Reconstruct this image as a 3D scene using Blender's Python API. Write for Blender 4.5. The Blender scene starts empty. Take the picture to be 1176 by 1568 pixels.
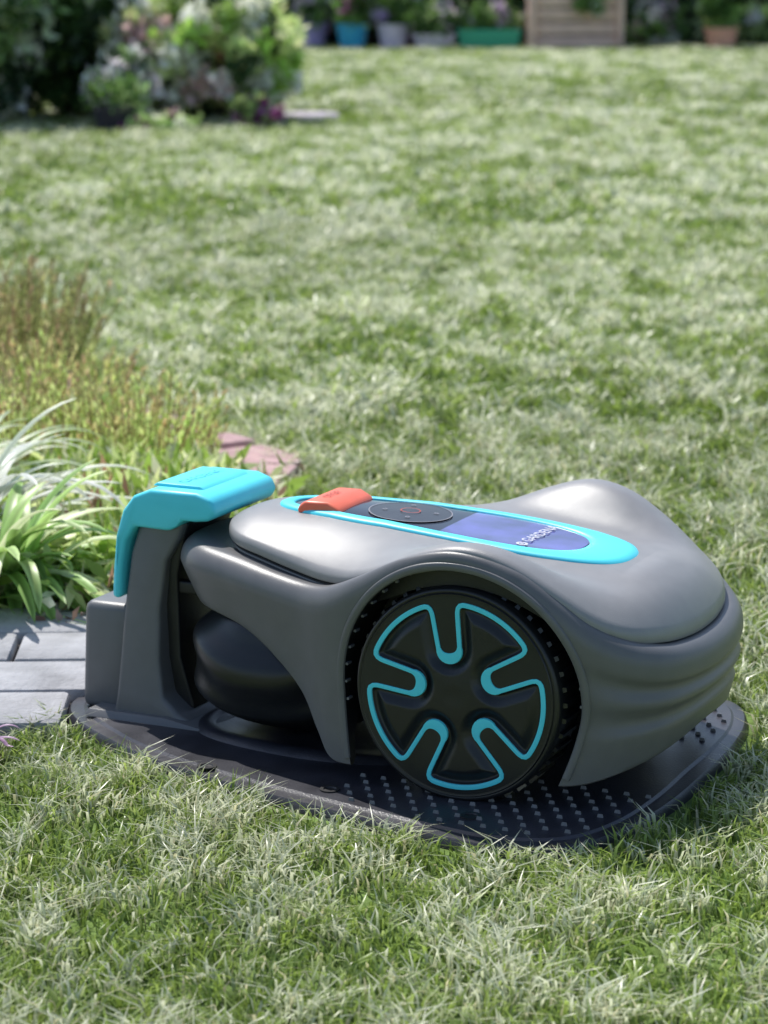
import bpy, bmesh, math, numpy as np
from mathutils import Vector, Matrix
from mathutils.bvhtree import BVHTree
R=math.radians
rng=np.random.default_rng(7)
scene=bpy.context.scene
scene.view_settings.view_transform='Standard'
scene.view_settings.look='None'
scene.view_settings.exposure=0

# ------------------------------------------------------------ materials
def mat(name,col,rough=.5,spec=.5,bump=0,bscale=300,var=0,vscale=20,coat=0,metal=0,rvar=0,bdist=.001):
    m=bpy.data.materials.new(name); m.use_nodes=True
    nt=m.node_tree; b=nt.nodes['Principled BSDF']
    b.inputs['Base Color'].default_value=(*col,1); b.inputs['Roughness'].default_value=rough
    b.inputs['Specular IOR Level'].default_value=spec; b.inputs['Metallic'].default_value=metal
    b.inputs['Coat Weight'].default_value=coat
    tc=nt.nodes.new('ShaderNodeTexCoord')
    if bump:
        n=nt.nodes.new('ShaderNodeTexNoise'); n.inputs['Scale'].default_value=bscale; n.inputs['Detail'].default_value=4
        nt.links.new(tc.outputs['Object'],n.inputs['Vector'])
        bp=nt.nodes.new('ShaderNodeBump'); bp.inputs['Strength'].default_value=bump; bp.inputs['Distance'].default_value=bdist
        nt.links.new(n.outputs['Fac'],bp.inputs['Height']); nt.links.new(bp.outputs['Normal'],b.inputs['Normal'])
    if var:
        n=nt.nodes.new('ShaderNodeTexNoise'); n.inputs['Scale'].default_value=vscale; n.inputs['Detail'].default_value=5
        nt.links.new(tc.outputs['Object'],n.inputs['Vector'])
        r=nt.nodes.new('ShaderNodeValToRGB'); r.color_ramp.elements[0].position=.3; r.color_ramp.elements[1].position=.7
        r.color_ramp.elements[0].color=(*[c*(1-var) for c in col],1); r.color_ramp.elements[1].color=(*[min(1,c*(1+var)) for c in col],1)
        nt.links.new(n.outputs['Fac'],r.inputs['Fac']); nt.links.new(r.outputs['Color'],b.inputs['Base Color'])
        if rvar:
            mr=nt.nodes.new('ShaderNodeMapRange'); mr.inputs['To Min'].default_value=rough-rvar; mr.inputs['To Max'].default_value=rough+rvar
            nt.links.new(n.outputs['Fac'],mr.inputs['Value']); nt.links.new(mr.outputs['Result'],b.inputs['Roughness'])
    return m
def leafmat(name,rough=.45,trans=.35,spec=.5):
    m=bpy.data.materials.new(name); m.use_nodes=True
    nt=m.node_tree; b=nt.nodes['Principled BSDF']; out=nt.nodes['Material Output']
    a=nt.nodes.new('ShaderNodeAttribute'); a.attribute_name='Col'
    nt.links.new(a.outputs['Color'],b.inputs['Base Color']); b.inputs['Roughness'].default_value=rough
    b.inputs['Specular IOR Level'].default_value=spec
    t=nt.nodes.new('ShaderNodeBsdfTranslucent'); nt.links.new(a.outputs['Color'],t.inputs['Color'])
    mx=nt.nodes.new('ShaderNodeMixShader'); mx.inputs[0].default_value=trans
    nt.links.new(b.outputs[0],mx.inputs[1]); nt.links.new(t.outputs[0],mx.inputs[2]); nt.links.new(mx.outputs[0],out.inputs['Surface'])
    return m
M_grey=mat('grey_plastic',(.138,.138,.143),.36,.5,.35,1300,.05,60,rvar=.04,bdist=.0005)
M_deck=mat('grey_plastic_deck',(.28,.275,.277),.36,.5,.45,1500,.05,60,rvar=.04,bdist=.0005)
M_black=mat('black_plastic',(.012,.012,.014),.45,.5,.2,500,.2,40)
M_rub=mat('wheel_plastic',(.013,.014,.016),.34,.5,.1,600,.2,30)
M_tray=mat('tray_plastic',(.034,.034,.043),.36,.5,.3,500,.3,25,rvar=.1)
M_stud=mat('stud_plastic',(.20,.20,.21),.35)
M_cyan=mat('cyan_plastic',(.10,.74,.88),.4,.4,.1,700,.03,40)
M_red=mat('red_plastic',(.88,.17,.09),.4,.5,.1,500,.05,40)
M_redmark=mat('red_mark',(.5,.06,.03),.5)
M_gloss=mat('gloss_panel',(.012,.012,.02),.10,.6,.02,30)
M_window=mat('tinted_window',(.07,.055,.27),.08,.8,.12,18,.75,28,coat=.8)  # strong colour variation stands in for reflections in the tinted glass
M_white=mat('print_white',(.6,.6,.66),.5)
M_chrome=mat('contact_metal',(.5,.5,.5),.3,metal=1)

# ------------------------------------------------------------ helpers
def empty(name,loc=(0,0,0),rz=0):
    e=bpy.data.objects.new(name,None); scene.collection.objects.link(e)
    e.location=loc; e.rotation_euler=(0,0,rz); e.empty_display_size=.1; return e
def mk(name,verts,faces,mats,parent=None,smooth=True,ang=35,idx=None,recalc=True):
    me=bpy.data.meshes.new(name); me.from_pydata([tuple(map(float,v)) for v in verts],[],[tuple(map(int,f)) for f in faces])
    if not isinstance(mats,(list,tuple)): mats=[mats]
    for m in mats: me.materials.append(m)
    if idx is not None: me.polygons.foreach_set('material_index',idx)
    if recalc:
        bm=bmesh.new(); bm.from_mesh(me); bmesh.ops.recalc_face_normals(bm,faces=bm.faces); bm.to_mesh(me); bm.free()
    if smooth: me.shade_smooth(); me.set_sharp_from_angle(angle=R(ang))
    o=bpy.data.objects.new(name,me); scene.collection.objects.link(o)
    if parent: o.parent=parent
    return o
def bevel(o,w=.004,seg=3,ang=30):
    md=o.modifiers.new('b','BEVEL'); md.width=w; md.segments=seg; md.limit_method='ANGLE'; md.angle_limit=R(ang); md.harden_normals=False
    apply(o); o.data.shade_smooth(); o.data.set_sharp_from_angle(angle=R(40))
def apply(o):
    dg=bpy.context.evaluated_depsgraph_get(); dg.update()
    me=bpy.data.meshes.new_from_object(o.evaluated_get(dg)); o.modifiers.clear(); o.data=me
def rowsmesh(rows,closed=True):
    n=len(rows[0]); V=np.concatenate(rows); F=[]
    for r in range(len(rows)-1):
        for i in range(n if closed else n-1):
            j=(i+1)%n; F.append((r*n+i,r*n+j,(r+1)*n+j,(r+1)*n+i))
    return V,F
def extr(name,prof,hw,mats,parent,bev=.004,ax='v',hwf=None,seg=3):
    V=[];n=len(prof)
    for s in(-1,1):
        for (u,z) in prof:
            w=hwf(u,z) if hwf else hw
            V.append((u,s*w,z))
    F=[tuple(range(n)),tuple(range(2*n-1,n-1,-1))]+[(i,(i+1)%n,n+(i+1)%n,n+i) for i in range(n)]
    o=mk(name,V,F,mats,parent,True)
    if bev: bevel(o,bev,seg)
    return o
def box(name,c,d,m,parent=None,bev=.003,rz=0,taper=0):
    V=[]
    for z in(-1,1):
        k=1-taper*(z>0)
        for x,y in((-1,-1),(1,-1),(1,1),(-1,1)):
            px,py=x*d[0]/2*k,y*d[1]/2*k
            V.append((c[0]+px*math.cos(rz)-py*math.sin(rz),c[1]+px*math.sin(rz)+py*math.cos(rz),c[2]+z*d[2]/2))
    F=[(0,3,2,1),(4,5,6,7),(0,1,5,4),(1,2,6,5),(2,3,7,6),(3,0,4,7)]
    o=mk(name,V,F,m,parent)
    if bev: bevel(o,bev)
    return o
def boxes(name,items,m,parent=None,bev=.004,seg=2):
    V=[];F=[]
    for (c,d,rz) in items:
        b=len(V)
        for z in(-1,1):
            for x,y in((-1,-1),(1,-1),(1,1),(-1,1)):
                px,py=x*d[0]/2,y*d[1]/2
                V.append((c[0]+px*math.cos(rz)-py*math.sin(rz),c[1]+px*math.sin(rz)+py*math.cos(rz),c[2]+z*d[2]/2))
        F+=[tuple(b+i for i in f) for f in((0,3,2,1),(4,5,6,7),(0,1,5,4),(1,2,6,5),(2,3,7,6),(3,0,4,7))]
    o=mk(name,V,F,m,parent)
    if bev: bevel(o,bev,seg)
    return o
def lathe(name,prof,m,parent=None,n=32,loc=(0,0,0)):
    a=np.linspace(0,2*np.pi,n,endpoint=False)
    rows=[np.stack([r*np.cos(a)+loc[0],r*np.sin(a)+loc[1],np.full(n,z+loc[2])],1) for r,z in prof]
    V,F=rowsmesh(rows); F.append(tuple(range(n)))
    return mk(name,V,F,m,parent)
def catm(tab,n,mirror=True):
    T=np.array(tab,float); a=T[1].copy(); b=T[-2].copy()
    if mirror: a[1]*=-1; b[1]*=-1
    else: a=2*T[0]-T[1]; b=2*T[-1]-T[-2]
    P=np.vstack([a,T,b]); out=[]
    for i in range(1,len(P)-2):
        p0,p1,p2,p3=P[i-1],P[i],P[i+1],P[i+2]
        for k in range(n):
            t=k/n
            out.append(.5*((2*p1)+(-p0+p2)*t+(2*p0-5*p1+4*p2-p3)*t*t+(-p0+3*p1-3*p2+p3)*t**3))
    out.append(T[-1]); return np.array(out)
def full(h):
    m=h[1:-1][::-1].copy(); m[:,1]*=-1; return np.vstack([h,m])
def sstep(x,a,b):
    t=np.clip((x-a)/(b-a),0,1); return t*t*(3-2*t)
def tube(name,pts,r,m,parent,n=8,closed=False,flat=1.0):
    P=np.array(pts,float); T=np.gradient(P,axis=0); T/=np.linalg.norm(T,axis=1)[:,None]
    up=np.array([0,1,0.]); rows=[]
    a=np.linspace(0,2*np.pi,n,endpoint=False)
    for p,t in zip(P,T):
        s=np.cross(t,up); s/=np.linalg.norm(s)+1e-9; w=np.cross(s,t)
        rows.append(p+r*np.cos(a)[:,None]*s+r*flat*np.sin(a)[:,None]*w)
    V,F=rowsmesh(rows); F+=[tuple(range(n)),tuple(range(len(V)-n,len(V)))]
    return mk(name,V,F,m,parent)

# ------------------------------------------------------------ mower
OX,OY,YAW=.1317,2.2795,R(-25)
mower=empty('robot_lawn_mower',(OX,OY,0),YAW)
stn=empty('charging_station',(OX,OY,0),YAW)

body_tab=[ # u,v,ztop,zbot,inset_top,inset_bot
(-.340,0,.194,.134,.018,.018),(-.333,-.05,.194,.134,.018,.018),(-.306,-.088,.192,.134,.018,.016),(-.25,-.110,.187,.124,.017,.014),
(-.205,-.125,.182,.106,.016,.012),(-.168,-.138,.179,.080,.015,.010),(-.145,-.148,.180,.050,.014,.006),(-.127,-.155,.185,.029,.013,.003),
(-.098,-.163,.198,.028,.010,.002),(-.05,-.170,.221,.03,.007,.002),(0,-.173,.232,.04,.006,.002),(.05,-.171,.221,.04,.008,.002),
(.088,-.166,.197,.036,.012,.002),(.118,-.157,.175,.038,.014,.006),(.150,-.136,.159,.048,.016,.010),(.173,-.10,.150,.056,.016,.014),
(.184,-.05,.146,.060,.016,.016),(.187,0,.145,.062,.016,.016)]
B=full(catm(body_tab,12))
def inw(P,lo,hi):
    sp=np.stack([np.clip(P[:,0],lo,hi),np.zeros(len(P))],1); d=sp-P[:,:2]; L=np.linalg.norm(d,axis=1); return d/L[:,None],sp
dirn,sp=inw(B,-.2,.08)
def brow(ins,z):
    p=B[:,:2]+dirn*np.asarray(ins)[:,None] if np.ndim(ins) else B[:,:2]+dirn*ins
    return np.column_stack([p,np.broadcast_to(z,len(B))])
zt,zb,it,ib=B[:,2],B[:,3],B[:,4],B[:,5]
rows=[]
rows.append(np.column_stack([sp+(B[:,:2]-sp)*.3,np.full(len(B),.165)]))
rows+= [brow(it+.04,np.minimum(zt-.01,.185)),brow(it+.018,zt-.002),brow(it+.008,zt-.0005)]
hz=np.minimum(.020,(zt-zb)*.5)*(1-.6*np.exp(-(B[:,0]/.07)**2))
for k in range(11):
    f=k/10*math.pi/2; rows.append(brow(it*(1-math.sin(f)),zt-hz*(1-math.cos(f))))
rw=sstep(B[:,0],.09,.165)
NS=30
for k in range(1,NS+1):
    t=k/NS; z=(zt-hz)+(zb-(zt-hz))*t
    rip=.0055*(.5-.5*math.cos(max(0,t-.04)*2*math.pi*3.0))*sstep(t,.04,.2)*(1-sstep(t,.62,.75))
    scal=.006*math.sin(math.pi*t)*(1-rw)*0.6
    rows.append(brow(ib*t**2+rip*rw+scal,z))
rows+= [brow(ib+.002,zb-.0015),brow(ib+.006,zb-.001),brow(ib+.012,zb+.004),brow(ib+.016,zb+.025)]
rows.append(np.column_stack([sp+(B[:,:2]-sp)*.3,np.full(len(B),.158)]))
V,F=rowsmesh(rows); n=len(B)
V=np.vstack([V,[[-.07,0,.166],[-.07,0,.157]]])
F+=[(i,(i+1)%n,len(V)-2) for i in range(n)]
b0=(len(rows)-1)*n; F+=[(b0+i,b0+(i+1)%n,len(V)-1) for i in range(n)]
idx=[]
nr=len(rows)
for r in range(nr-1): idx+= [1 if r>=nr-3 else 0]*n
idx+=[1]*(2*n)
body=mk('body_shell',V,F,[M_grey,M_black],mower,idx=idx)
ZW=.105; RA=.1115
def archpath(r,zlow,zlow2=None):
    a=np.linspace(R(180),0,70); top=[(r*math.cos(t),ZW+r*math.sin(t)) for t in a]
    side=lambda s,c,zl:[(s*(r-c*(max(0,ZW-z)/ZW)**1.6),z) for z in np.linspace(zl,ZW,16)[:-1]]
    return side(-1,.013,zlow)+top+side(1,.034,zlow2 if zlow2 else zlow)[::-1]
bvh_body=BVHTree.FromPolygons([tuple(v) for v in V],[f for f in F])
for s in(-1,1):
    ap=np.array(archpath(RA,.005)); na=len(ap)
    c=[np.column_stack([ap[:,0],np.full(na,s*y),ap[:,1]]) for y in(.10,.30)]
    cv,cf=rowsmesh(c); cf+=[tuple(range(na)),tuple(range(2*na-1,na-1,-1))]
    cut=mk('cut',cv,cf,[M_grey,M_black],None,idx=[1]*len(cf)); cut.matrix_world=Matrix.Translation((OX,OY,0))@Matrix.Rotation(YAW,4,'Z')
    md=body.modifiers.new('c','BOOLEAN'); md.operation='DIFFERENCE'; md.object=cut; md.solver='EXACT'
    bpy.context.view_layer.update(); apply(body)
    bpy.data.objects.remove(cut)
body.data.shade_smooth(); body.data.set_sharp_from_angle(angle=R(38))
for s in(-1,1):
    pts=[]
    for x,z in archpath(RA+.0035,.033,.042):
        h=bvh_body.ray_cast(Vector((x,s*.3,z)),Vector((0,-s,0)))
        y=h[0].y if h[0] is not None and abs(h[0].y)>.14 else s*.160
        pts.append((x,y,z))
    P=np.array(pts)
    for _ in range(10): P[1:-1,1]=(P[:-2,1]+P[1:-1,1]*2+P[2:,1])/4
    tube('wheel_arch_lip',P,.0038,M_grey,mower,10,flat=.8)

# deck
deck_tab=[(-.290,0,.211),(-.284,-.045,.209),(-.260,-.078,.205),(-.222,-.096,.200),(-.182,-.110,.194),(-.145,-.127,.192),(-.11,-.143,.196),
(-.075,-.154,.208),(-.04,-.163,.223),(0,-.168,.231),(.04,-.165,.224),(.08,-.158,.204),(.115,-.146,.181),(.142,-.124,.167),(.160,-.085,.160),(.168,-.04,.156),(.170,0,.155)]
D=full(catm(deck_tab,12))
zcx=[-.30,-.25,-.18,-.12,-.05,.05,.1,.14]; zcz=[.219,.222,.225,.223,.2165,.207,.201,.195]
def zc(u): return np.interp(u,zcx,zcz)
dd,sp2=inw(D,-.245,.108)
rows=[]
def drow(s,dz=0,ins=0):
    p=sp2+(D[:,:2]-sp2)*s+dd*ins
    e=s**2.6
    z=zc(sp2[:,0])*(1-e)+D[:,2]*e
    hump=.012*np.exp(-((p[:,0]-.020)/.072)**2)*np.exp(-((s-.84)/.17)**2)
    waist=-.006*np.exp(-((p[:,0]-.02)/.08)**2)*np.exp(-((s-.52)/.15)**2)
    return np.column_stack([p,z+hump+waist+dz])
for s in np.linspace(.04,.955,30): rows.append(drow(s))
for k in range(1,8):
    f=k/7*math.pi/2; s=.955+.045*math.sin(f); rows.append(drow(s,-.0045*(1-math.cos(f))))
rows.append(drow(1,-.0085)); rows.append(drow(1,-.0095,.001)); rows.append(drow(1,-.0095,.010))
V,F=rowsmesh(rows)
n=len(D)
half=n//2
F+=[(0,1,n-1)]+[(i,i+1,n-i-1,n-i) for i in range(1,half-1)]+[(half-1,half,half+1)]
deck=mk('top_deck',V,F,M_deck,mower,ang=50)
bv=BVHTree.FromPolygons([tuple(v) for v in V],F)
def dz(u,v,off=0):
    h=bv.ray_cast(Vector((u,v,.5)),Vector((0,0,-1)))
    return (h[0].z if h[0] else .2)+off
rows=[np.column_stack([D[:,:2]+dd*.007,D[:,2]-.006]),np.column_stack([D[:,:2]+dd*.008,D[:,2]-.030])]
V,F=rowsmesh(rows); mk('deck_gap_shade',V,F,M_black,mower)  # black strip added to paint the dark gap under the deck lip
rows=[np.column_stack([D[:,:2]+dd*i,D[:,2]+z]) for i,z in((.012,-.0128),(.0035,-.0132),(.003,-.0145),(.0035,-.0158),(.012,-.0162))]
V,F=rowsmesh(rows); mk('deck_under_lip',V,F,M_grey,mower)

def ringc(u0,u1,wa,wb,N=160,e=2.6):
    t=np.linspace(0,2*np.pi,N,endpoint=False); c,s=np.cos(t),np.sin(t)
    x=np.sign(c)*np.abs(c)**(2/e); y=np.sign(s)*np.abs(s)**(2/e)
    xx=(x+1)/2; u=u0+(u1-u0)*xx; w=wa+(wb-wa)*xx
    return np.column_stack([u,w*y])
outer=ringc(-.250,.101,.046,.075); inner=ringc(-.235,.054,.031,.058)
rows=[]
for f,o in((0,-.001),(.04,.0018),(.2,.0028),(.5,.0032),(.8,.0028),(.95,.0018),(1,-.001)):
    p=outer*(1-f)+inner*f; rows.append(np.array([(a,b,dz(a,b,o)) for a,b in p]))
V,F=rowsmesh(rows); mk('cyan_trim_ring',V,F,M_cyan,mower,ang=60)
rows=[];cen=np.column_stack([np.clip(inner[:,0],-.21,.03),np.zeros(len(inner))])
for s in np.linspace(1.0,.02,16):
    p=cen+(inner-cen)*s; rows.append(np.array([(a,b,dz(a,b,.0009)) for a,b in p]))
V,F=rowsmesh(rows)
idx=[]
for f in F:
    um=np.mean([V[i][0] for i in f]); idx.append(1 if um>-.068 else 0)
Nn=len(inner);b0=(len(rows)-1)*Nn
for i in range(1,Nn//2-1):
    F.append((b0+i,b0+i+1,b0+Nn-i-1,b0+Nn-i)); idx.append(1 if V[b0+i][0]>-.068 else 0)
mk('display_panel',V,F,[M_gloss,M_window],mower,idx=idx,ang=60)
def disc_on_deck(name,cu,cv,r0,r1,m,off,n=48,a0=0,a1=2*math.pi):
    a=np.linspace(a0,a1,n); rows=[]
    for r in(r0,r1): rows.append(np.array([(cu+r*math.cos(t),cv+r*math.sin(t),dz(cu+r*math.cos(t),cv+r*math.sin(t),off)) for t in a]))
    V,F=rowsmesh(rows,False); return mk(name,V,F,m,mower)
M_dial=mat('dial_plastic',(.03,.03,.035),.3)
M_dim=mat('print_grey',(.22,.22,.25),.5)
disc_on_deck('control_dial',-.118,0,.0005,.038,M_dial,.0018)
disc_on_deck('control_dial_rim',-.118,0,.038,.0392,M_dim,.0022)
disc_on_deck('ok_button_ring',-.118,0,.0085,.0095,M_redmark,.0026)
for k in range(4):
    a=k*math.pi/2+.3; disc_on_deck('dial_icon',-.118+.024*math.cos(a),.024*math.sin(a),.0012,.0024,M_dim,.0024,12)
def deco_text(txt,size,cu,cv,rot,m,parent,zf,name,off,bold=.0001):
    cu_=bpy.data.curves.new('t','FONT'); cu_.body=txt; cu_.size=size; cu_.align_x='CENTER'; cu_.align_y='CENTER'; cu_.offset=bold
    o=bpy.data.objects.new('t',cu_); scene.collection.objects.link(o)
    dg=bpy.context.evaluated_depsgraph_get(); me=bpy.data.meshes.new_from_object(o.evaluated_get(dg)); bpy.data.objects.remove(o)
    c,s=math.cos(rot),math.sin(rot); V=[]
    for v in me.vertices:
        x=cu+v.co.x*c-v.co.y*s; y=cv+v.co.x*s+v.co.y*c; V.append((x,y,zf(x,y)+off))
    return mk(name,V,[tuple(p.vertices) for p in me.polygons],m,parent,smooth=False,recalc=False)
deco_text('GARDENA',.0145,.008,.008,R(88),M_white,mower,dz,'printed_label',.0022)
disc_on_deck('printed_mark',.008,-.037,.003,.0055,M_white,.0022,20)
disc_on_deck('printed_mark',.008,-.037,.0003,.0016,M_white,.0022,12)
zb_=dz(-.193,0)
extr('stop_button',[(-.218,zb_-.004),(-.217,zb_+.003),(-.210,zb_+.0085),(-.186,zb_+.009),(-.174,zb_+.003),(-.171,zb_-.004)],.037,M_red,mower,.004,seg=4)
deco_text('STOP',.012,-.198,0,R(90),M_redmark,mower,lambda x,y:zb_+.0088,'stop_label',.0007)

def superell(name,c,r,m,parent,e=.75,nz=28,na=64,wob=0):
    V=[];F=[]
    for i in range(nz+1):
        ph=-math.pi/2+math.pi*i/nz
        for j in range(na):
            th=2*math.pi*j/na; f=lambda w:math.copysign(abs(w)**e,w)
            k=1+wob*math.sin(ph*9+math.sin(th*3)*1.5)*math.cos(ph)
            V.append((c[0]+r[0]*f(math.cos(ph))*f(math.cos(th))*k,c[1]+r[1]*f(math.cos(ph))*f(math.sin(th))*k,c[2]+r[2]*f(math.sin(ph))))
    for i in range(nz):
        for j in range(na): F.append((i*na+j,i*na+(j+1)%na,(i+1)*na+(j+1)%na,(i+1)*na+j))
    return mk(name,V,F,m,parent)
superell('front_wheel_cover',(-.222,0,.080),(.105,.116,.068),M_rub,mower,.85,nz=48,na=120,wob=.034)
superell('under_body',(-.02,0,.095),(.17,.098,.052),M_black,mower,.5)
for s in(-1,1):
    o=lathe('axle_hub',[(.001,0),(.03,0),(.03,.05),(0.001,.05)],M_black,mower,24)
    o.rotation_euler=(R(-90)*s,0,0); o.location=(0,s*.09,ZW)

# wheels
def wheel_curve():
    ro,ri,hw=.0815,.0315,.0105; pts=[];wid=[]
    N=5; half=math.asin(hw*1.3/ro)
    for k in range(N):
        a=R(98)-k*R(72)
        d=np.array([math.cos(a),math.sin(a)]); p=np.array([-d[1],d[0]])
        for t in np.linspace(0,1,10):
            r=ro-.004+(ri+hw-(ro-.004))*t; w=hw*(1.15-.2*t); pts.append(d*r+p*w); wid.append(.0021)
        for t in np.linspace(0,math.pi,14)[1:-1]:
            pts.append(d*(ri+hw)+p*hw*.95*math.cos(t)-d*hw*.9*math.sin(t)); wid.append(.0021+.0030*math.sin(t)**1)
        for t in np.linspace(0,1,10):
            r=(ri+hw)+((ro-.004)-(ri+hw))*t; w=hw*(.95+.2*t); pts.append(d*r-p*w); wid.append(.0021)
        a0=a-half-R(1); a1=a-R(72)+half+R(1)
        for t in np.linspace(a0,a1,24): pts.append(ro*np.array([math.cos(t),math.sin(t)])); wid.append(.0023)
    P=np.array(pts); W=np.array(wid)
    for _ in range(2): P=(np.roll(P,1,0)+2*P+np.roll(P,-1,0))/4
    return P,W
CP,CW=wheel_curve()
def dist_sd(Q):
    A=CP;Bp=np.roll(CP,-1,0); best=np.full(len(Q),9.); ins=np.zeros(len(Q),bool)
    for a,b in zip(A,Bp):
        ab=b-a; t=np.clip(((Q-a)@ab)/(ab@ab+1e-12),0,1); best=np.minimum(best,np.linalg.norm(Q-(a+t[:,None]*ab),axis=1))
        c=((a[1]>Q[:,1])!=(b[1]>Q[:,1])); xi=a[0]+(Q[:,1]-a[1])*(b[0]-a[0])/(b[1]-a[1]+1e-12); ins^=(c&(Q[:,0]<xi))
    return np.where(ins,best,-best)
for s in(-1,1):
    w=empty('rear_wheel',(0,0,0)); w.parent=mower; w.location=(0,s*.167,ZW)
    if s>0: w.rotation_euler=(0,0,math.pi)
    rr=np.concatenate([np.linspace(.001,.088,100)]); na=360; a=np.linspace(0,2*np.pi,na,endpoint=False)
    RR,AA=np.meshgrid(rr,a,indexing='ij'); Q=np.column_stack([(RR*np.cos(AA)).ravel(),(RR*np.sin(AA)).ravel()])
    sd=dist_sd(Q); rq=np.linalg.norm(Q,axis=1)
    pl=sstep(sd,.0045,.0150); h=np.where(sd>0,-.0036*sstep(sd,.0015,.0045)+.0048*pl,.0)
    h=h+.0026*(1-sstep(rq,.0,.045))*pl-.0008*(1-sstep(rq,.0,.012))
    V=np.column_stack([Q[:,0],-h,Q[:,1]]).reshape(len(rr),na,3); rows=list(V)
    for r,y in((.0895,-.0004),(.0905,.001),(.0915,.0004),(.0935,.0012),(.095,.004),(.0955,.012),(.0955,.050),(.09,.055),(.02,.055)):
        rows.append(np.column_stack([r*np.cos(a),np.full(na,y),r*np.sin(a)]))
    V,F=rowsmesh(rows); F+=[tuple(range(na))]
    mk('wheel_disc',V,F,M_rub,w,ang=60)
    T=np.roll(CP,-1,0)-np.roll(CP,1,0); T/=np.linalg.norm(T,axis=1)[:,None]; Nn=np.column_stack([-T[:,1],T[:,0]])
    rows=[]
    for f,y in((-1,.001),(-.9,-.0010),(0,-.0014),(.9,-.0010),(1,.001)):
        q=CP+Nn*(CW*f)[:,None]; rows.append(np.column_stack([q[:,0],np.full(len(q),y),q[:,1]]))
    V,F=rowsmesh(rows); mk('cyan_wheel_trim',V,F,M_cyan,w)
    V=[];F=[]
    for k in range(44):
        t=2*math.pi*k/44; c,s_=math.cos(t),math.sin(t)
        for (r,tt,y) in((.094,-.0025,.010),(.094,.0025,.010),(.0985,.0018,.012),(.0985,-.0018,.012),(.094,-.0025,.048),(.094,.0025,.048),(.0985,.0018,.046),(.0985,-.0018,.046)):
            V.append((r*c-tt*s_,y,r*s_+tt*c))
        b=8*k; F+=[tuple(b+i for i in f) for f in((0,3,2,1),(4,5,6,7),(0,1,5,4),(1,2,6,5),(2,3,7,6),(3,0,4,7))]
    mk('tread_lugs',V,F,M_rub,w,smooth=False)
its=[]
for s in(-1,1):
    for k in range(24):
        a=R(0)+R(190)*k/23; its.append(((.1105*math.cos(a),s*.150,ZW+.1105*math.sin(a)),(.0022,.008,.0022),0))
boxes('wheel_well_ribs',its,M_stud,mower,0)

# ------------------------------------------------------------ charging station
plate_tab=[(-.472,0),(-.466,-.045),(-.435,-.088),(-.375,-.13),(-.30,-.170),(-.20,-.204),(-.10,-.229),(0,-.250),(.07,-.257),(.128,-.234),(.157,-.175),(.170,-.09),(.172,0)]
PL=full(catm(plate_tab,10))
pd,psp=inw(PL,-.35,.02)
rows=[]
for ins,z in((-.002,.0),(0,.006),(.003,.009),(.008,.0095),(.016,.0095),(.019,.0115),(.030,.0115)): rows.append(np.column_stack([PL[:,:2]+pd*ins,np.full(len(PL),z)]))
for f in(.75,.5,.25,.03): rows.append(np.column_stack([psp+(PL[:,:2]+pd*.03-psp)*f,np.full(len(PL),.0115)]))
V,F=rowsmesh(rows); n=len(PL); b0=(len(rows)-1)*n
F+=[tuple(b0+i for i in range(n))]
mk('base_plate',V,F,M_tray,stn,ang=30)
V=[];F=[]
def inpoly(x,y,P):
    ins=np.zeros(np.shape(x),bool)
    for a,b in zip(P,np.roll(P,-1,0)):
        c=((a[1]>y)!=(b[1]>y)); xi=a[0]+(y-a[1])*(b[0]-a[0])/(b[1]-a[1]+1e-12); ins^=(c&(x<xi))
    return ins
inner_plate=PL[:,:2]+pd*.022
row=0; v=-.24
while v<.24:
    u=-.10+(.0105 if row%2 else 0)
    while u<.17:
        if inpoly(np.array([u]),np.array([v]),inner_plate)[0] and (abs(v)>.09 ) and not(abs(v)<.14 and u<-.05):
            b=len(V); l,w,h=.0028,.0009,.0034
            V+= [(u-l,v-w,.011),(u+l,v-w,.011),(u+l,v+w,.011),(u-l,v+w,.011),(u-l*.7,v-w*.5,.011+h),(u+l*.7,v-w*.5,.011+h),(u+l*.7,v+w*.5,.011+h),(u-l*.7,v+w*.5,.011+h)]
            F+=[tuple(b+i for i in f) for f in((4,5,6,7),(0,1,5,4),(1,2,6,5),(2,3,7,6),(3,0,4,7))]
        u+=.0200
    v+=.0165; row+=1
mk('plate_studs',V,F,M_stud,stn,smooth=False)
g=full(catm([(-.32,0),(-.318,-.05),(-.295,-.088),(-.24,-.11),(-.16,-.118),(-.09,-.10),(-.06,-.05),(-.055,0)],8)); gd,gs=inw(g,-.27,-.12)
rows=[np.column_stack([g[:,:2]+gd*i,np.full(len(g),z)]) for i,z in((0,.0112),(.004,.015),(.010,.0165),(.018,.0165),(.024,.013),(.05,.0122))]
V,F=rowsmesh(rows); F.append(tuple(range(len(V)-len(g),len(V)))); mk('plate_guide',V,F,M_tray,stn,ang=60)
for sx in(-.24,-.11,.03):
    lathe('plate_screw',[(.009,.0116),(.009,.0128),(.006,.0128),(.005,.0118),(0.0005,.0118)],M_black,stn,20,(sx,-.175-.1*(sx+.24),0))
hwf=lambda u,z:.072-.020*min(1,max(0,(z-.012)/.16))
extr('tower',[(-.400,.0115),(-.397,.04),(-.393,.12),(-.388,.17),(-.380,.195),(-.368,.203),(-.330,.203),(-.335,.188),(-.349,.165),(-.354,.12),(-.352,.07),(-.346,.035),(-.33,.022),(-.31,.0115)],0,M_grey,stn,.005,hwf=hwf,seg=4)
extr('tower_flange',[(-.425,.0115),(-.423,.018),(-.34,.018),(-.29,.0125),(-.29,.0115)],0,M_grey,stn,.002,hwf=lambda u,z:.083-(z-.0115)*.8)
extr('dock_recess',[(-.375,.02),(-.375,.20),(-.329,.202),(-.334,.185),(-.342,.15),(-.340,.07),(-.325,.02)],.044,M_black,stn,.003)
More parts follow.
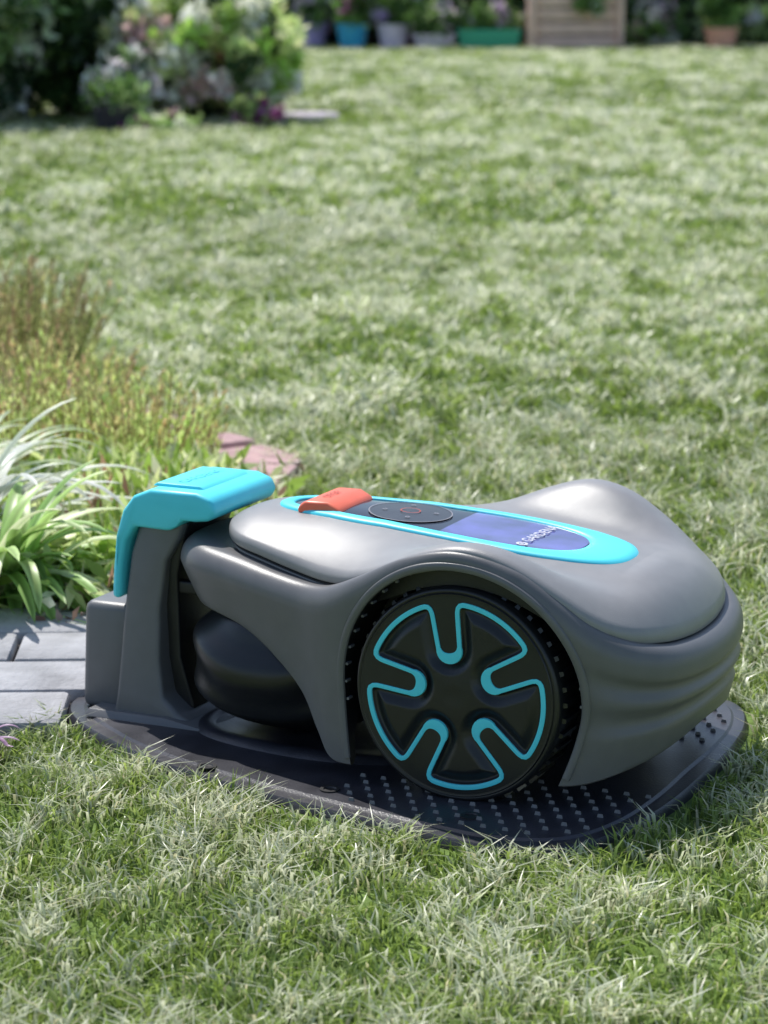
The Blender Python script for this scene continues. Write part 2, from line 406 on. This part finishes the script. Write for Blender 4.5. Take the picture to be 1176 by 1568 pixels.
box('rear_housing',(-.414,0,.064),(.062,.112,.106),M_grey,stn,.008,taper=.08)
for s in(-1,1): box('charging_contact',(-.333,s*.035,.138),(.03,.012,.012),M_black,stn,.002)
extr('cyan_cap',[(-.406,.125),(-.404,.155),(-.400,.187),(-.390,.213),(-.378,.228),(-.359,.236),(-.31,.236),(-.294,.231),(-.289,.220),(-.296,.210),(-.312,.208),(-.326,.208),(-.332,.202),(-.342,.196),(-.380,.197),(-.389,.183),(-.394,.16),(-.396,.125)],0,M_cyan,stn,.005,hwf=lambda u,z:.060+.004*(z>.2),seg=4)
extr('cap_top_plate',[(-.367,.2355),(-.362,.2390),(-.316,.2388),(-.310,.2355)],.045,M_cyan,stn,.0015)
deco_text('GARDENA',.0145,-.339,.0,R(90-4),M_cyan,stn,lambda x,y:.2389,'embossed_label',.0009)

# ------------------------------------------------------------ ground
def W(u,v): c,s=math.cos(YAW),math.sin(YAW); return (OX+u*c-v*s,OY+u*s+v*c)
plateW=np.array([W(a,b) for a,b in (PL[:,:2]-pd*.012)])
M_ground=mat('lawn_soil',(.12,.18,.05),.95,.1,.6,60,.5,25,bdist=.01)
mk('ground',[(-90,-20,0),(90,-20,0),(90,160,0),(-90,160,0)],[(0,1,2,3)],M_ground,smooth=False)
bed=np.array([(-3,2.78),(-.30,2.74),(-.20,3.1),(-.15,3.66),(-.28,3.86),(-.49,4.26),(-.72,4.70),(-1.2,5.2),(-3,5.8)])
path=np.array([(-3,2.14),(-.37,2.285),(-.30,2.43),(-.26,2.60),(-.24,2.75),(-3,2.79)])
M_soil=mat('bed_soil',(.20,.14,.13),.95,.1,.9,50,.5,45,bdist=.01)
def sheet(name,P,z,m): return mk(name,[(a,b,z) for a,b in P],[tuple(range(len(P)))],m,smooth=False)
sheet('flower_bed_soil',bed,.006,M_soil)
M_sub=mat('path_joint_sand',(.10,.09,.085),.95,.1,.5,80,.4,60); sheet('path_bed',path,.004,M_sub)
M_pave=mat('paver_stone',(.36,.36,.375),.85,.2,.8,160,.22,22,bdist=.003)
its=[]
for r in range(5):
    y0=2.285+r*.113
    xr=np.interp(y0,[2.2,2.285,2.43,2.6,2.75],[-.40,-.36,-.29,-.25,-.235])
    x=xr; k=0
    while x>-2.8:
        wd=.27 if k else (.14 if r%2 else .235)
        px=x-wd/2; py=y0+(px+.3)*.035
        if py>2.155: its.append(((px,py+rng.normal(0,.0008),.006+rng.normal(0,.0008)),(wd-.006,.107,.024),R(2)+rng.normal(0,.004)))
        x-=wd; k+=1
boxes('stone_path',its,M_pave,None,.005)
M_brick=mat('brick_edge',(.46,.31,.31),.9,.2,.5,150,.3,18,bdist=.002)
its=[]
edge=catm([(-.17,3.45),(-.15,3.66),(-.28,3.86),(-.49,4.26),(-.72,4.70),(-1.2,5.2)],40,False)
L=np.cumsum(np.r_[0,np.linalg.norm(np.diff(edge,axis=0),axis=1)])
for off in(0.03,.14):
  for s in np.arange(.03,L[-1]-.05,.082):
    i=np.searchsorted(L,s); p=edge[i]; t=edge[min(i+1,len(edge)-1)]-edge[i-1]; t/=np.linalg.norm(t); nrm=np.array([-t[1],t[0]])
    if nrm[0]>0: nrm=-nrm
    q=p+nrm*off; its.append(((q[0],q[1],.010+rng.normal(0,.002)),(.072,.105,.03),math.atan2(t[1],t[0])+rng.normal(0,.03)))
boxes('brick_edging',its,M_brick,None,.004)

# ------------------------------------------------------------ vegetation helpers
def bigmesh(name,V,nper,F,C,m,parent=None):
    me=bpy.data.meshes.new(name); nv=len(V); nl=len(F); nf=nl//nper
    me.vertices.add(nv); me.vertices.foreach_set('co',np.ascontiguousarray(V,dtype=np.float32).ravel())
    me.loops.add(nl); me.loops.foreach_set('vertex_index',F.astype(np.int32))
    me.polygons.add(nf); me.polygons.foreach_set('loop_start',(np.arange(nf)*nper).astype(np.int32))
    me.update(calc_edges=True)
    ca=me.color_attributes.new('Col','FLOAT_COLOR','POINT'); CC=np.ones((nv,4),np.float32); CC[:,:3]=np.clip(C,0,.97); ca.data.foreach_set('color',CC.ravel())
    me.materials.append(m); me.shade_smooth()
    o=bpy.data.objects.new(name,me); scene.collection.objects.link(o)
    if parent: o.parent=parent
    return o
def vnoise(x,y,sc,seed):
    r=np.random.default_rng(seed).random((256,256)); X=x/sc;Y=y/sc; xi=np.floor(X).astype(int);yi=np.floor(Y).astype(int)
    fx=X-xi;fy=Y-yi; fx=fx*fx*(3-2*fx);fy=fy*fy*(3-2*fy); g=lambda a,b:r[a%256,b%256]
    return (g(xi,yi)*(1-fx)+g(xi+1,yi)*fx)*(1-fy)+(g(xi,yi+1)*(1-fx)+g(xi+1,yi+1)*fx)*fy
def blades(x,y,h,w,base,tip,lean=.55):
    n=len(x); az=rng.random(n)*2*np.pi; fa=rng.random(n)*2*np.pi
    ln=lean*h*rng.random(n)**.7
    bd=np.column_stack([np.cos(az),np.sin(az)]); wd=np.column_stack([np.cos(fa),np.sin(fa)])*w[:,None]/2
    P0=np.column_stack([x,y])
    P1=P0+bd*(ln*.35)[:,None]; P2=P0+bd*(ln*1.3)[:,None]
    V=np.empty((n,5,3)); V[:,0,:2]=P0-wd;V[:,1,:2]=P0+wd;V[:,2,:2]=P1-wd*.85;V[:,3,:2]=P1+wd*.85;V[:,4,:2]=P2
    V[:,0,2]=V[:,1,2]=0;V[:,2,2]=V[:,3,2]=h*.6;V[:,4,2]=h*(1-.35*rng.random(n))
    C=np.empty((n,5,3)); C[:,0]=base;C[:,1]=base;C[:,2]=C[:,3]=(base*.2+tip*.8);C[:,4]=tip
    b=(np.arange(n)*5)[:,None]; F=b+np.array([0,1,3,0,3,2,2,3,4])[None]
    return V.reshape(-1,3),F.ravel(),C.reshape(-1,3)
M_grass=leafmat('grass_blades',.36,.5,.8)
Vs=[];Fs=[];Cs=[];off=0
zones=[(1.35,2.6,50000,.026,.0024),(2.6,4.0,27000,.034,.0036),(4,7,11500,.040,.0060),(7,12,4200,.046,.0098),(12,22.6,1600,.05,.018)]
for y0,y1,den,hh,ww in zones:
    xm=.2*y1+.35; N=int((y1-y0)*2*xm*den); x=rng.uniform(-xm,xm,N); y=rng.uniform(y0,y1,N)
    k=(np.abs(x)<.2*y+.3)&~inpoly(x,y,bed)&~inpoly(x,y,path)&~inpoly(x,y,plateW)
    x,y=x[k],y[k]
    ys=y*.6
    n0=vnoise(x+50,ys+50,.014*max(1,y1/3.0),11);n1=vnoise(x+50,ys+50,.034*max(1,y1/4.5),1);n2=vnoise(x+50,ys+50,.16*max(1,y1/8),2);n3=vnoise(x+50,y+50,1.1,3)
    kk=rng.random(len(x))<(.45+.75*n1); x,y,n0,n1,n2,n3=[q[kk] for q in(x,y,n0,n1,n2,n3)]
    N=len(x)
    h=hh*(.5+.6*rng.random(N))*(.65+.7*n1)*(.9+.2*n2); w=ww*(.7+.6*rng.random(N))
    r=rng.random(N)
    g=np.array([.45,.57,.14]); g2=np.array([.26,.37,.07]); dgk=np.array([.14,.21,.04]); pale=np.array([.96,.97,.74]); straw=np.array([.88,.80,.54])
    nn=n0*.50+n1*.35+n2*.15
    q1=sstep(nn,.28,.60)[:,None]
    tip=(g2[None]*(1-q1)+g[None]*q1)*(.65+.7*rng.random(N))[:,None]
    mixp=sstep(nn,.47,.60)*(r<.85)  # noise patches of pale tips paint sunlit highlights into the lawn
    tip=tip*(1-mixp[:,None])+pale[None]*mixp[:,None]
    st=rng.random(N)<(.08 if y0<4 else .03); tip[st]=straw*(.6+.6*rng.random(st.sum()))[:,None]
    wt=rng.random(N)<.06; tip[wt]=pale  # scattered near-white blades, bright sun specks put into the colour
    tip=tip*(.92+.16*sstep(n3,.25,.75)[:,None])
    base=dgk[None]*(.7+.6*rng.random(N))[:,None]  # roots coloured darker to paint in sunlight contrast with the tips
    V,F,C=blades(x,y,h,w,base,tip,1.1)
    Vs.append(V);Fs.append(F+off);Cs.append(C);off+=len(V)
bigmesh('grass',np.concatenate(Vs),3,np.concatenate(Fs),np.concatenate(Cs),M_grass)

def leaves(P,size,cols,aspect=.5,up=.3,dirs=None):
    n=len(P); d=rng.normal(size=(n,3)); d/=np.linalg.norm(d,axis=1)[:,None]
    if dirs is not None: d=d*.6+dirs
    d[:,2]+=up; d/=np.linalg.norm(d,axis=1)[:,None]
    q=rng.normal(size=(n,3)); s=np.cross(d,q); s/=np.linalg.norm(s,axis=1)[:,None]+1e-9
    nn=np.cross(d,s); sz=(size*(.6+.8*rng.random(n)))[:,None]
    V=np.empty((n,4,3)); V[:,0]=P; V[:,1]=P+d*sz*.5+s*sz*aspect/2+nn*sz*.08; V[:,2]=P+d*sz; V[:,3]=P+d*sz*.5-s*sz*aspect/2+nn*sz*.08
    F=(np.arange(n)*4)[:,None]+np.arange(4)[None]
    return V.reshape(-1,3),F.ravel(),np.repeat(cols,4,axis=0)
M_leaf=leafmat('leaf_surface',.5,.4,.4)
def pick(cols,w,n):
    cols=np.array(cols); i=rng.choice(len(cols),n,p=np.array(w)/sum(w)); return cols[i]*(.7+.6*rng.random(n))[:,None]
def clumps(cen,rad,nclump,rclump,per,flat=1):
    d=rng.normal(size=(nclump,3)); d/=np.linalg.norm(d,axis=1)[:,None]
    c=np.array(cen)+d*np.array(rad)*(.55+.45*rng.random(nclump))[:,None]
    p=np.repeat(c,per,axis=0); e=rng.normal(size=(len(p),3)); e/=np.linalg.norm(e,axis=1)[:,None]
    p=p+e*(rclump*rng.random(len(p))**.4)[:,None]; p[:,2]=np.maximum(p[:,2],.02); ci=np.repeat(np.arange(nclump),per)
    return p,ci
def bush(name,cen,rad,nc,rc,per,size,cols,w,aspect=.6,stemcol=(.06,.04,.03),nst=10):
    e=empty(name,(cen[0],cen[1],0))
    P,ci=clumps((0,0,cen[2]),rad,nc,rc,per)
    cl=pick(cols,w,nc)[ci]*(.7+.6*rng.random(len(P)))[:,None]
    V,F,C=leaves(P,np.full(len(P),size),cl,aspect)
    bigmesh('foliage',V,4,F,C,M_leaf,e)
    m=mat('bark',stemcol,.9,.2,.5,60,.3,30)
    SV=[];SF=[]
    for k in range(nst):
        a=rng.random()*6.28; t=np.array([rad[0]*.7*math.cos(a)*rng.random(),rad[1]*.7*math.sin(a)*rng.random(),cen[2]+rad[2]*.5*rng.random()])
        b0=np.array([t[0]*.15,t[1]*.15,0]); mid=(b0+t)/2+rng.normal(0,.05,3)*rad[0]; r0=.006+.01*rad[2]
        for p,r in((b0,r0),(mid,r0*.6),(t,r0*.2)):
            for j in range(6): SV.append((p[0]+r*math.cos(j*1.047),p[1]+r*math.sin(j*1.047),p[2]))
        b=len(SV)-18
        for q in range(2):
            for j in range(6): SF.append((b+q*6+j,b+q*6+(j+1)%6,b+q*6+6+(j+1)%6,b+q*6+6+j))
    mk('branches',SV,SF,m,e)
    return e
dk=[(.03,.06,.025),(.09,.18,.05),(.30,.46,.16)]
lt=[(.8,.92,.65)]  # pale leaves that paint bright highlights into the dark shrubs
bush('dark_shrub',(-1.95,12.0,.62),(.62,.6,.62),260,.12,70,.06,dk+lt,[4,4,2,1.3])
bush('dark_shrub',(-1.45,12.3,.50),(.40,.5,.50),190,.11,70,.055,dk+lt,[4,4,2.5,1.8])
bush('dark_shrub',(-1.25,13.6,.65),(.45,.5,.65),150,.13,60,.06,dk+lt,[3,3,2,3])
bush('hydrangea_bush',(-.80,11.9,.31),(.47,.36,.30),260,.065,46,.050,[(.42,.64,.14),(.80,.95,.42),(.97,.97,.82),(.97,.68,.68),(.06,.11,.04)],[3.2,4.5,3.6,1.0,2.2],.8)
bush('pale_flower_bush',(-1.15,11.5,.19),(.16,.14,.14),80,.045,50,.034,[(.95,.84,.9),(.8,.84,.76),(.35,.5,.2),(.1,.15,.08)],[4,2,2,1],.8)
bush('purple_flower_clump',(-.56,11.45,.07),(.12,.1,.07),34,.035,40,.025,[(.30,.06,.24),(.42,.55,.2),(.5,.18,.42)],[2.5,4,1.5],.8)
bush('green_flower_clump',(-.98,11.25,.03),(.18,.08,.05),34,.04,40,.025,[(.55,.75,.28),(.85,.9,.6),(.3,.08,.25)],[4,3,1],.8)
lathe('stone_slab',[(.15,0),(.155,.02),(.14,.035),(.02,.037)],mat('slab_stone',(.6,.54,.6),.8,.2,.4,60,.15,15),None,24,(-.36,12.2,0))
sheet('shrub_bed_soil',[(-3,10.7),(-1.6,10.85),(-1.0,11.15),(-.5,11.25),(-.3,11.6),(-.35,12.6),(-.8,13.6),(-3,14)],.008,mat('dark_soil',(.05,.035,.03),.95,.1,.5,30,.4,20))
def pot(name,x,y,r,h,col,fol,w,ph=.3,size=.06,tap=.75,pr=1.1,nc=24):
    e=empty(name,(x,y,0)); m=mat(name+'_glaze',col,.35,.5,.1,60,.12,12)
    lathe('pot_body',[(.02,.0),(r*tap,.0),(r*(tap+1)/2*1.03,h*.5),(r,h*.88),(r*1.06,h*.9),(r*1.06,h),(r*.94,h),(r*.92,h*.9),(.01,h*.88)],m,e,28)
    P,ci=clumps((0,0,h+ph*.45),(r*pr,r*pr,ph*.7),nc,.07,40); P[:,2]=np.maximum(P[:,2],h*.9)
    cl=pick(fol,w,nc)[ci]; V,F,C=leaves(P,np.full(len(P),size),cl,.55); bigmesh('plant',V,4,F,C,M_leaf,e)
YB=22.2
grn=[(.08,.16,.04),(.26,.44,.12),(.58,.74,.30)]
pot('blue_flower_pot',-.27,YB,.13,.22,(.05,.42,.72),grn+[(.8,.25,.6)],[4,3,1,1])
pot('lilac_flower_pot',.08,YB,.135,.22,(.88,.74,.96),grn+[(.65,.55,.92)],[4,3,1,1])
pot('wide_lilac_bowl',.42,YB-.1,.18,.14,(.85,.74,.96),grn+[(.95,.7,.85)],[4,3,1,2],.2)
pot('terracotta_pot',2.86,YB,.14,.19,(.90,.44,.34),grn,[3,4,1],.4)
pot('violet_flower_pot',-.62,YB+.3,.13,.22,(.5,.4,.75),grn+[(.9,.78,.95)],[3,2,1,3],.3)
pot('dark_flower_pot',-1.17,11.32,.1,.12,(.05,.045,.06),grn+[(.8,.7,.78)],[2,3,1,1],.1,.03)
e=empty('green_planter_box',(.89,YB,0)); mg=mat('green_planter',(.07,.5,.30),.45)
extr('planter_body',[(-.24,.0),(-.26,.15),(-.27,.15),(-.27,.175),(.27,.175),(.27,.15),(.26,.15),(.24,0)],.10,mg,e,.006)
P,ci=clumps((0,0,.26),(.25,.09,.12),30,.06,40); P[:,2]=np.maximum(P[:,2],.165); V,F,C=leaves(P,np.full(len(P),.05),pick(grn+[(.85,.68,.85)],[4,3,2,1],30)[ci],.55); bigmesh('plant',V,4,F,C,M_leaf,e)
e=empty('wooden_planter',(1.62,YB+.05,0)); mw=mat('weathered_wood',(.88,.60,.50),.8,.2,.3,60,.12,9)
its=[]
for k in range(5):
    z=.07+k*.115
    its+=[((0,-.22,z),(.80,.024,.100),0),((0,.22,z),(.80,.024,.100),0),((-.388,0,z),(.024,.40,.100),0),((.388,0,z),(.024,.40,.100),0)]
for sx in(-.37,.37):
    for sy in(-.2475,.2475): its.append(((sx,sy,.3),(.055,.03,.6),0))
boxes('planks',its,mw,e,.004)
box('planter_soil',(0,0,.5),(.74,.41,.04),M_soil,e,0)
P,ci=clumps((0,0,.65),(.40,.24,.15),60,.1,50); P[:,2]=np.maximum(P[:,2],.52); V,F,C=leaves(P,np.full(len(P),.07),pick(grn,[3,4,1],60)[ci],.55); bigmesh('plant',V,4,F,C,M_leaf,e)
P,ci=clumps((.10,-.31,.40),(.15,.04,.13),18,.05,36); V,F,C=leaves(P,np.full(len(P),.055),pick(grn+[(.95,.95,.95)],[3,4,1,2],18)[ci],.55); bigmesh('trailing_plant',V,4,F,C,M_leaf,e)
e=empty('hedge',(0,0,0))
P=np.column_stack([rng.uniform(-9,9,42000),23.8+rng.normal(0,.35,42000),rng.random(42000)**.9*2.3])
nn=vnoise(P[:,0]+20,P[:,2]+20,.22,9); cl=np.where((nn>.52)[:,None],pick([(.38,.56,.18),(.7,.8,.48)],[1,1],len(P)),pick([(.035,.06,.035),(.09,.15,.06)],[1,1],len(P)))
V,F,C=leaves(P,np.full(len(P),.11),cl,.6); bigmesh('foliage',V,4,F,C,M_leaf,e)
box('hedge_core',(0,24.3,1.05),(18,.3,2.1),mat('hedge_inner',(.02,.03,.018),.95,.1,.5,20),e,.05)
bush('border_flowers',(2.40,22.8,.2),(.28,.2,.2),60,.07,40,.05,grn+[(.95,.7,.85),(.95,.95,.9)],[3,2,1,1.5,1.5])
bush('border_flowers',(-1.3,22.7,.25),(.45,.25,.3),90,.08,40,.06,grn+[(.72,.64,.9),(.95,.9,.95)],[3,2,1,2,1])
bush('border_flowers',(3.45,22.8,.2),(.35,.2,.2),60,.07,40,.05,grn+[(.6,.8,.35),(.9,.9,.9)],[4,3,2,1,1])
bush('border_flowers',(-.1,23.1,.35),(.8,.2,.3),110,.09,40,.06,grn+[(.9,.5,.75),(.85,.75,.95)],[5,3,1,1,1.5])
sheet('border_soil',[(-9,22.0),(9,22.1),(9,27),(-9,27)],.008,mat('border_soil_mat',(.06,.045,.042),.95,.1,.5,10,.4,6))

def heather(name,x,y,R0,h,nst,green,tipc,lean=.35):
    e=empty(name,(x,y,0)); Ps=[];Ds=[];Cc=[];SV=[];SF=[]
    for k in range(nst):
        a=rng.random()*6.28; rr=R0*math.sqrt(rng.random()); b=np.array([rr*math.cos(a),rr*math.sin(a),0]); hh=h*(.40+.75*rng.random())*(1-.35*(rr/R0)**2)
        d=np.array([math.cos(a)*lean*rr/R0+rng.normal(0,.14),math.sin(a)*lean*rr/R0+rng.normal(0,.14),1]); d/=np.linalg.norm(d)
        tw=rng.random()*.85
        m=int(hh/.0026*(1-.3*tw)); t=np.sort(rng.random(m)**(1+.5*tw)); P=b+d*(t*hh)[:,None]; Ps.append(P); Ds.append(np.tile(d*1.1,(m,1)))
        q=(sstep(t,.55,1.0)*tw)[:,None]; c=np.array(green)*(1-q)+np.array(tipc)*q; Cc.append(c*(.7+.6*rng.random(m))[:,None])
        bb=len(SV); r=.0011
        for q in(0,1):
            for j in range(3): p=b+d*hh*q; SV.append((p[0]+r*math.cos(j*2.09),p[1]+r*math.sin(j*2.09),p[2]))
        for j in range(3): SF.append((bb+j,bb+(j+1)%3,bb+3+(j+1)%3,bb+3+j))
    P=np.concatenate(Ps);D_=np.concatenate(Ds);C0=np.concatenate(Cc)
    V,F,C=leaves(P,np.full(len(P),.013),C0,.36,.1,D_); bigmesh('sprigs',V,4,F,C,M_leaf,e)
    mk('stems',SV,SF,mat('stem',(.40,.24,.16),.8),e,smooth=False)
og=(.55,.66,.25); rd=(.78,.44,.32); yg=(.70,.88,.32)
heather('heather_plant',-.68,4.50,.15,.22,240,(.50,.58,.22),(.62,.40,.28))
heather('heather_plant',-.52,3.98,.11,.15,170,yg,rd)
heather('heather_plant',-.36,3.60,.11,.155,200,yg,rd)
heather('heather_plant',-.55,3.62,.12,.14,190,yg,rd)
heather('heather_plant',-.80,3.9,.16,.17,190,og,rd)
heather('heather_plant',-1.1,4.6,.2,.22,160,og,rd)
heather('heather_plant',-.9,4.95,.14,.22,120,(.50,.58,.22),(.62,.40,.28))
def cover(name,pts,n,r,size,cols,w,z=.04,asp=.35):
    e=empty(name,(0,0,0)); P=[]
    for (x,y) in pts: P.append(np.column_stack([rng.normal(x,r,n),rng.normal(y,r,n),rng.random(n)*z]))
    P=np.concatenate(P); V,F,C=leaves(P,np.full(len(P),size),pick(cols,w,len(P)),asp,.5); bigmesh('foliage',V,4,F,C,M_leaf,e)
cover('ground_cover_plant',[(-.30,3.1),(-.33,3.3),(-.42,3.25),(-.26,3.0),(-.5,3.15),(-.30,2.88),(-.6,3.3),(-.40,3.42),(-.30,3.40),(-.45,3.75),(-.36,3.0),(-.24,3.25)],1200,.05,.034,[(.36,.52,.10),(.78,.90,.40),(.85,.84,.6),(.5,.28,.2)],[4,4,1.2,.6],.055,.3)
cover('dry_leaf_litter',[(-.35,2.80),(-.5,2.80),(-.28,2.82),(-.28,3.3),(-.24,3.5),(-.22,3.6),(-.45,3.4),(-.6,3.8),(-.3,3.75)],240,.05,.016,[(.62,.42,.40),(.7,.58,.56),(.3,.17,.14)],[3,2,2],.012,.6)
M_strap=leafmat('strap_leaf',.4,.35,.5)
def strappy(name,x,y,n,L,cols,w,wd=.012):
    e=empty(name,(x,y,0)); V=[];F=[];C=[];S=12
    for k in range(n):
        a=rng.random()*6.28; el=R(rng.uniform(30,85)); l=L*(.6+.5*rng.random()); p=np.array([rng.normal(0,.014),rng.normal(0,.014),0.]); col=pick(cols,w,1)[0]
        side=np.array([-math.sin(a),math.cos(a),0]); b=len(V); cv=rng.uniform(.05,.13)
        for i in range(S+1):
            t=i/S; ww=wd*(.35+1.1*math.sin(math.pi*min(1,t*.9+.1))**.7)*(1 if t<.98 else .05)*.5
            V+=[p-side*ww,p+np.array([0,0,-ww*.35]),p+side*ww]
            ed=col*1.25+.06; C+=[ed,col*.7,ed]
            p=p+np.array([math.cos(a)*math.cos(el),math.sin(a)*math.cos(el),math.sin(el)])*l/S; el-=cv*(1+t*1.2)*1.2
            if p[2]<.018: p[2]=.018; el=max(el,0.02)
        for i in range(S):
            for j in(0,1): F+=[b+3*i+j,b+3*i+j+1,b+3*i+j+4,b+3*i+j+3]
    bigmesh('leaves',np.array(V),4,np.array(F),np.array(C),M_strap,e)
strappy('variegated_grass_plant',-.44,2.85,120,.21,[(.26,.44,.10),(.42,.60,.18),(.66,.76,.40)],[3,3,1.5],.012)
strappy('variegated_grass_plant',-.50,3.08,80,.24,[(.62,.70,.55),(.72,.76,.66)],[3,3],.011)
strappy('variegated_grass_plant',-.56,3.36,70,.23,[(.50,.62,.36),(.68,.76,.52)],[3,3],.008)
strappy('variegated_grass_plant',-.75,3.1,50,.26,[(.36,.5,.16),(.52,.62,.3)],[3,3],.013)
strappy('purple_sprout_plant',-.385,2.26,22,.05,[(.45,.28,.45),(.35,.36,.2)],[2,1],.004)

# ------------------------------------------------------------ light, world, camera
el,az=R(57),R(-28)
S=Vector((math.cos(el)*math.sin(az),math.cos(el)*math.cos(az),math.sin(el)))
sd=bpy.data.lights.new('sun','SUN'); sd.energy=5.0; sd.angle=R(.5); sd.color=(1,.965,.91)
so=bpy.data.objects.new('sun',sd); scene.collection.objects.link(so); so.rotation_euler=S.to_track_quat('Z','Y').to_euler()
w=bpy.data.worlds.new('World'); scene.world=w; w.use_nodes=True; nt=w.node_tree
sk=nt.nodes.new('ShaderNodeTexSky'); sk.sky_type='NISHITA'; sk.sun_disc=False; sk.sun_elevation=el; sk.sun_rotation=az
bg=nt.nodes['Background']; bg.inputs[1].default_value=.15; nt.links.new(sk.outputs[0],bg.inputs[0])
cd=bpy.data.cameras.new('camera'); co=bpy.data.objects.new('camera',cd); scene.collection.objects.link(co)
co.location=(0,0,.72); co.rotation_euler=(R(90-12.03),0,0)
cd.sensor_fit='VERTICAL'; cd.sensor_height=36; cd.lens=90.46; cd.clip_end=500; cd.clip_start=.05
cd.dof.use_dof=True; cd.dof.focus_distance=2.22; cd.dof.aperture_fstop=9.5
scene.camera=co
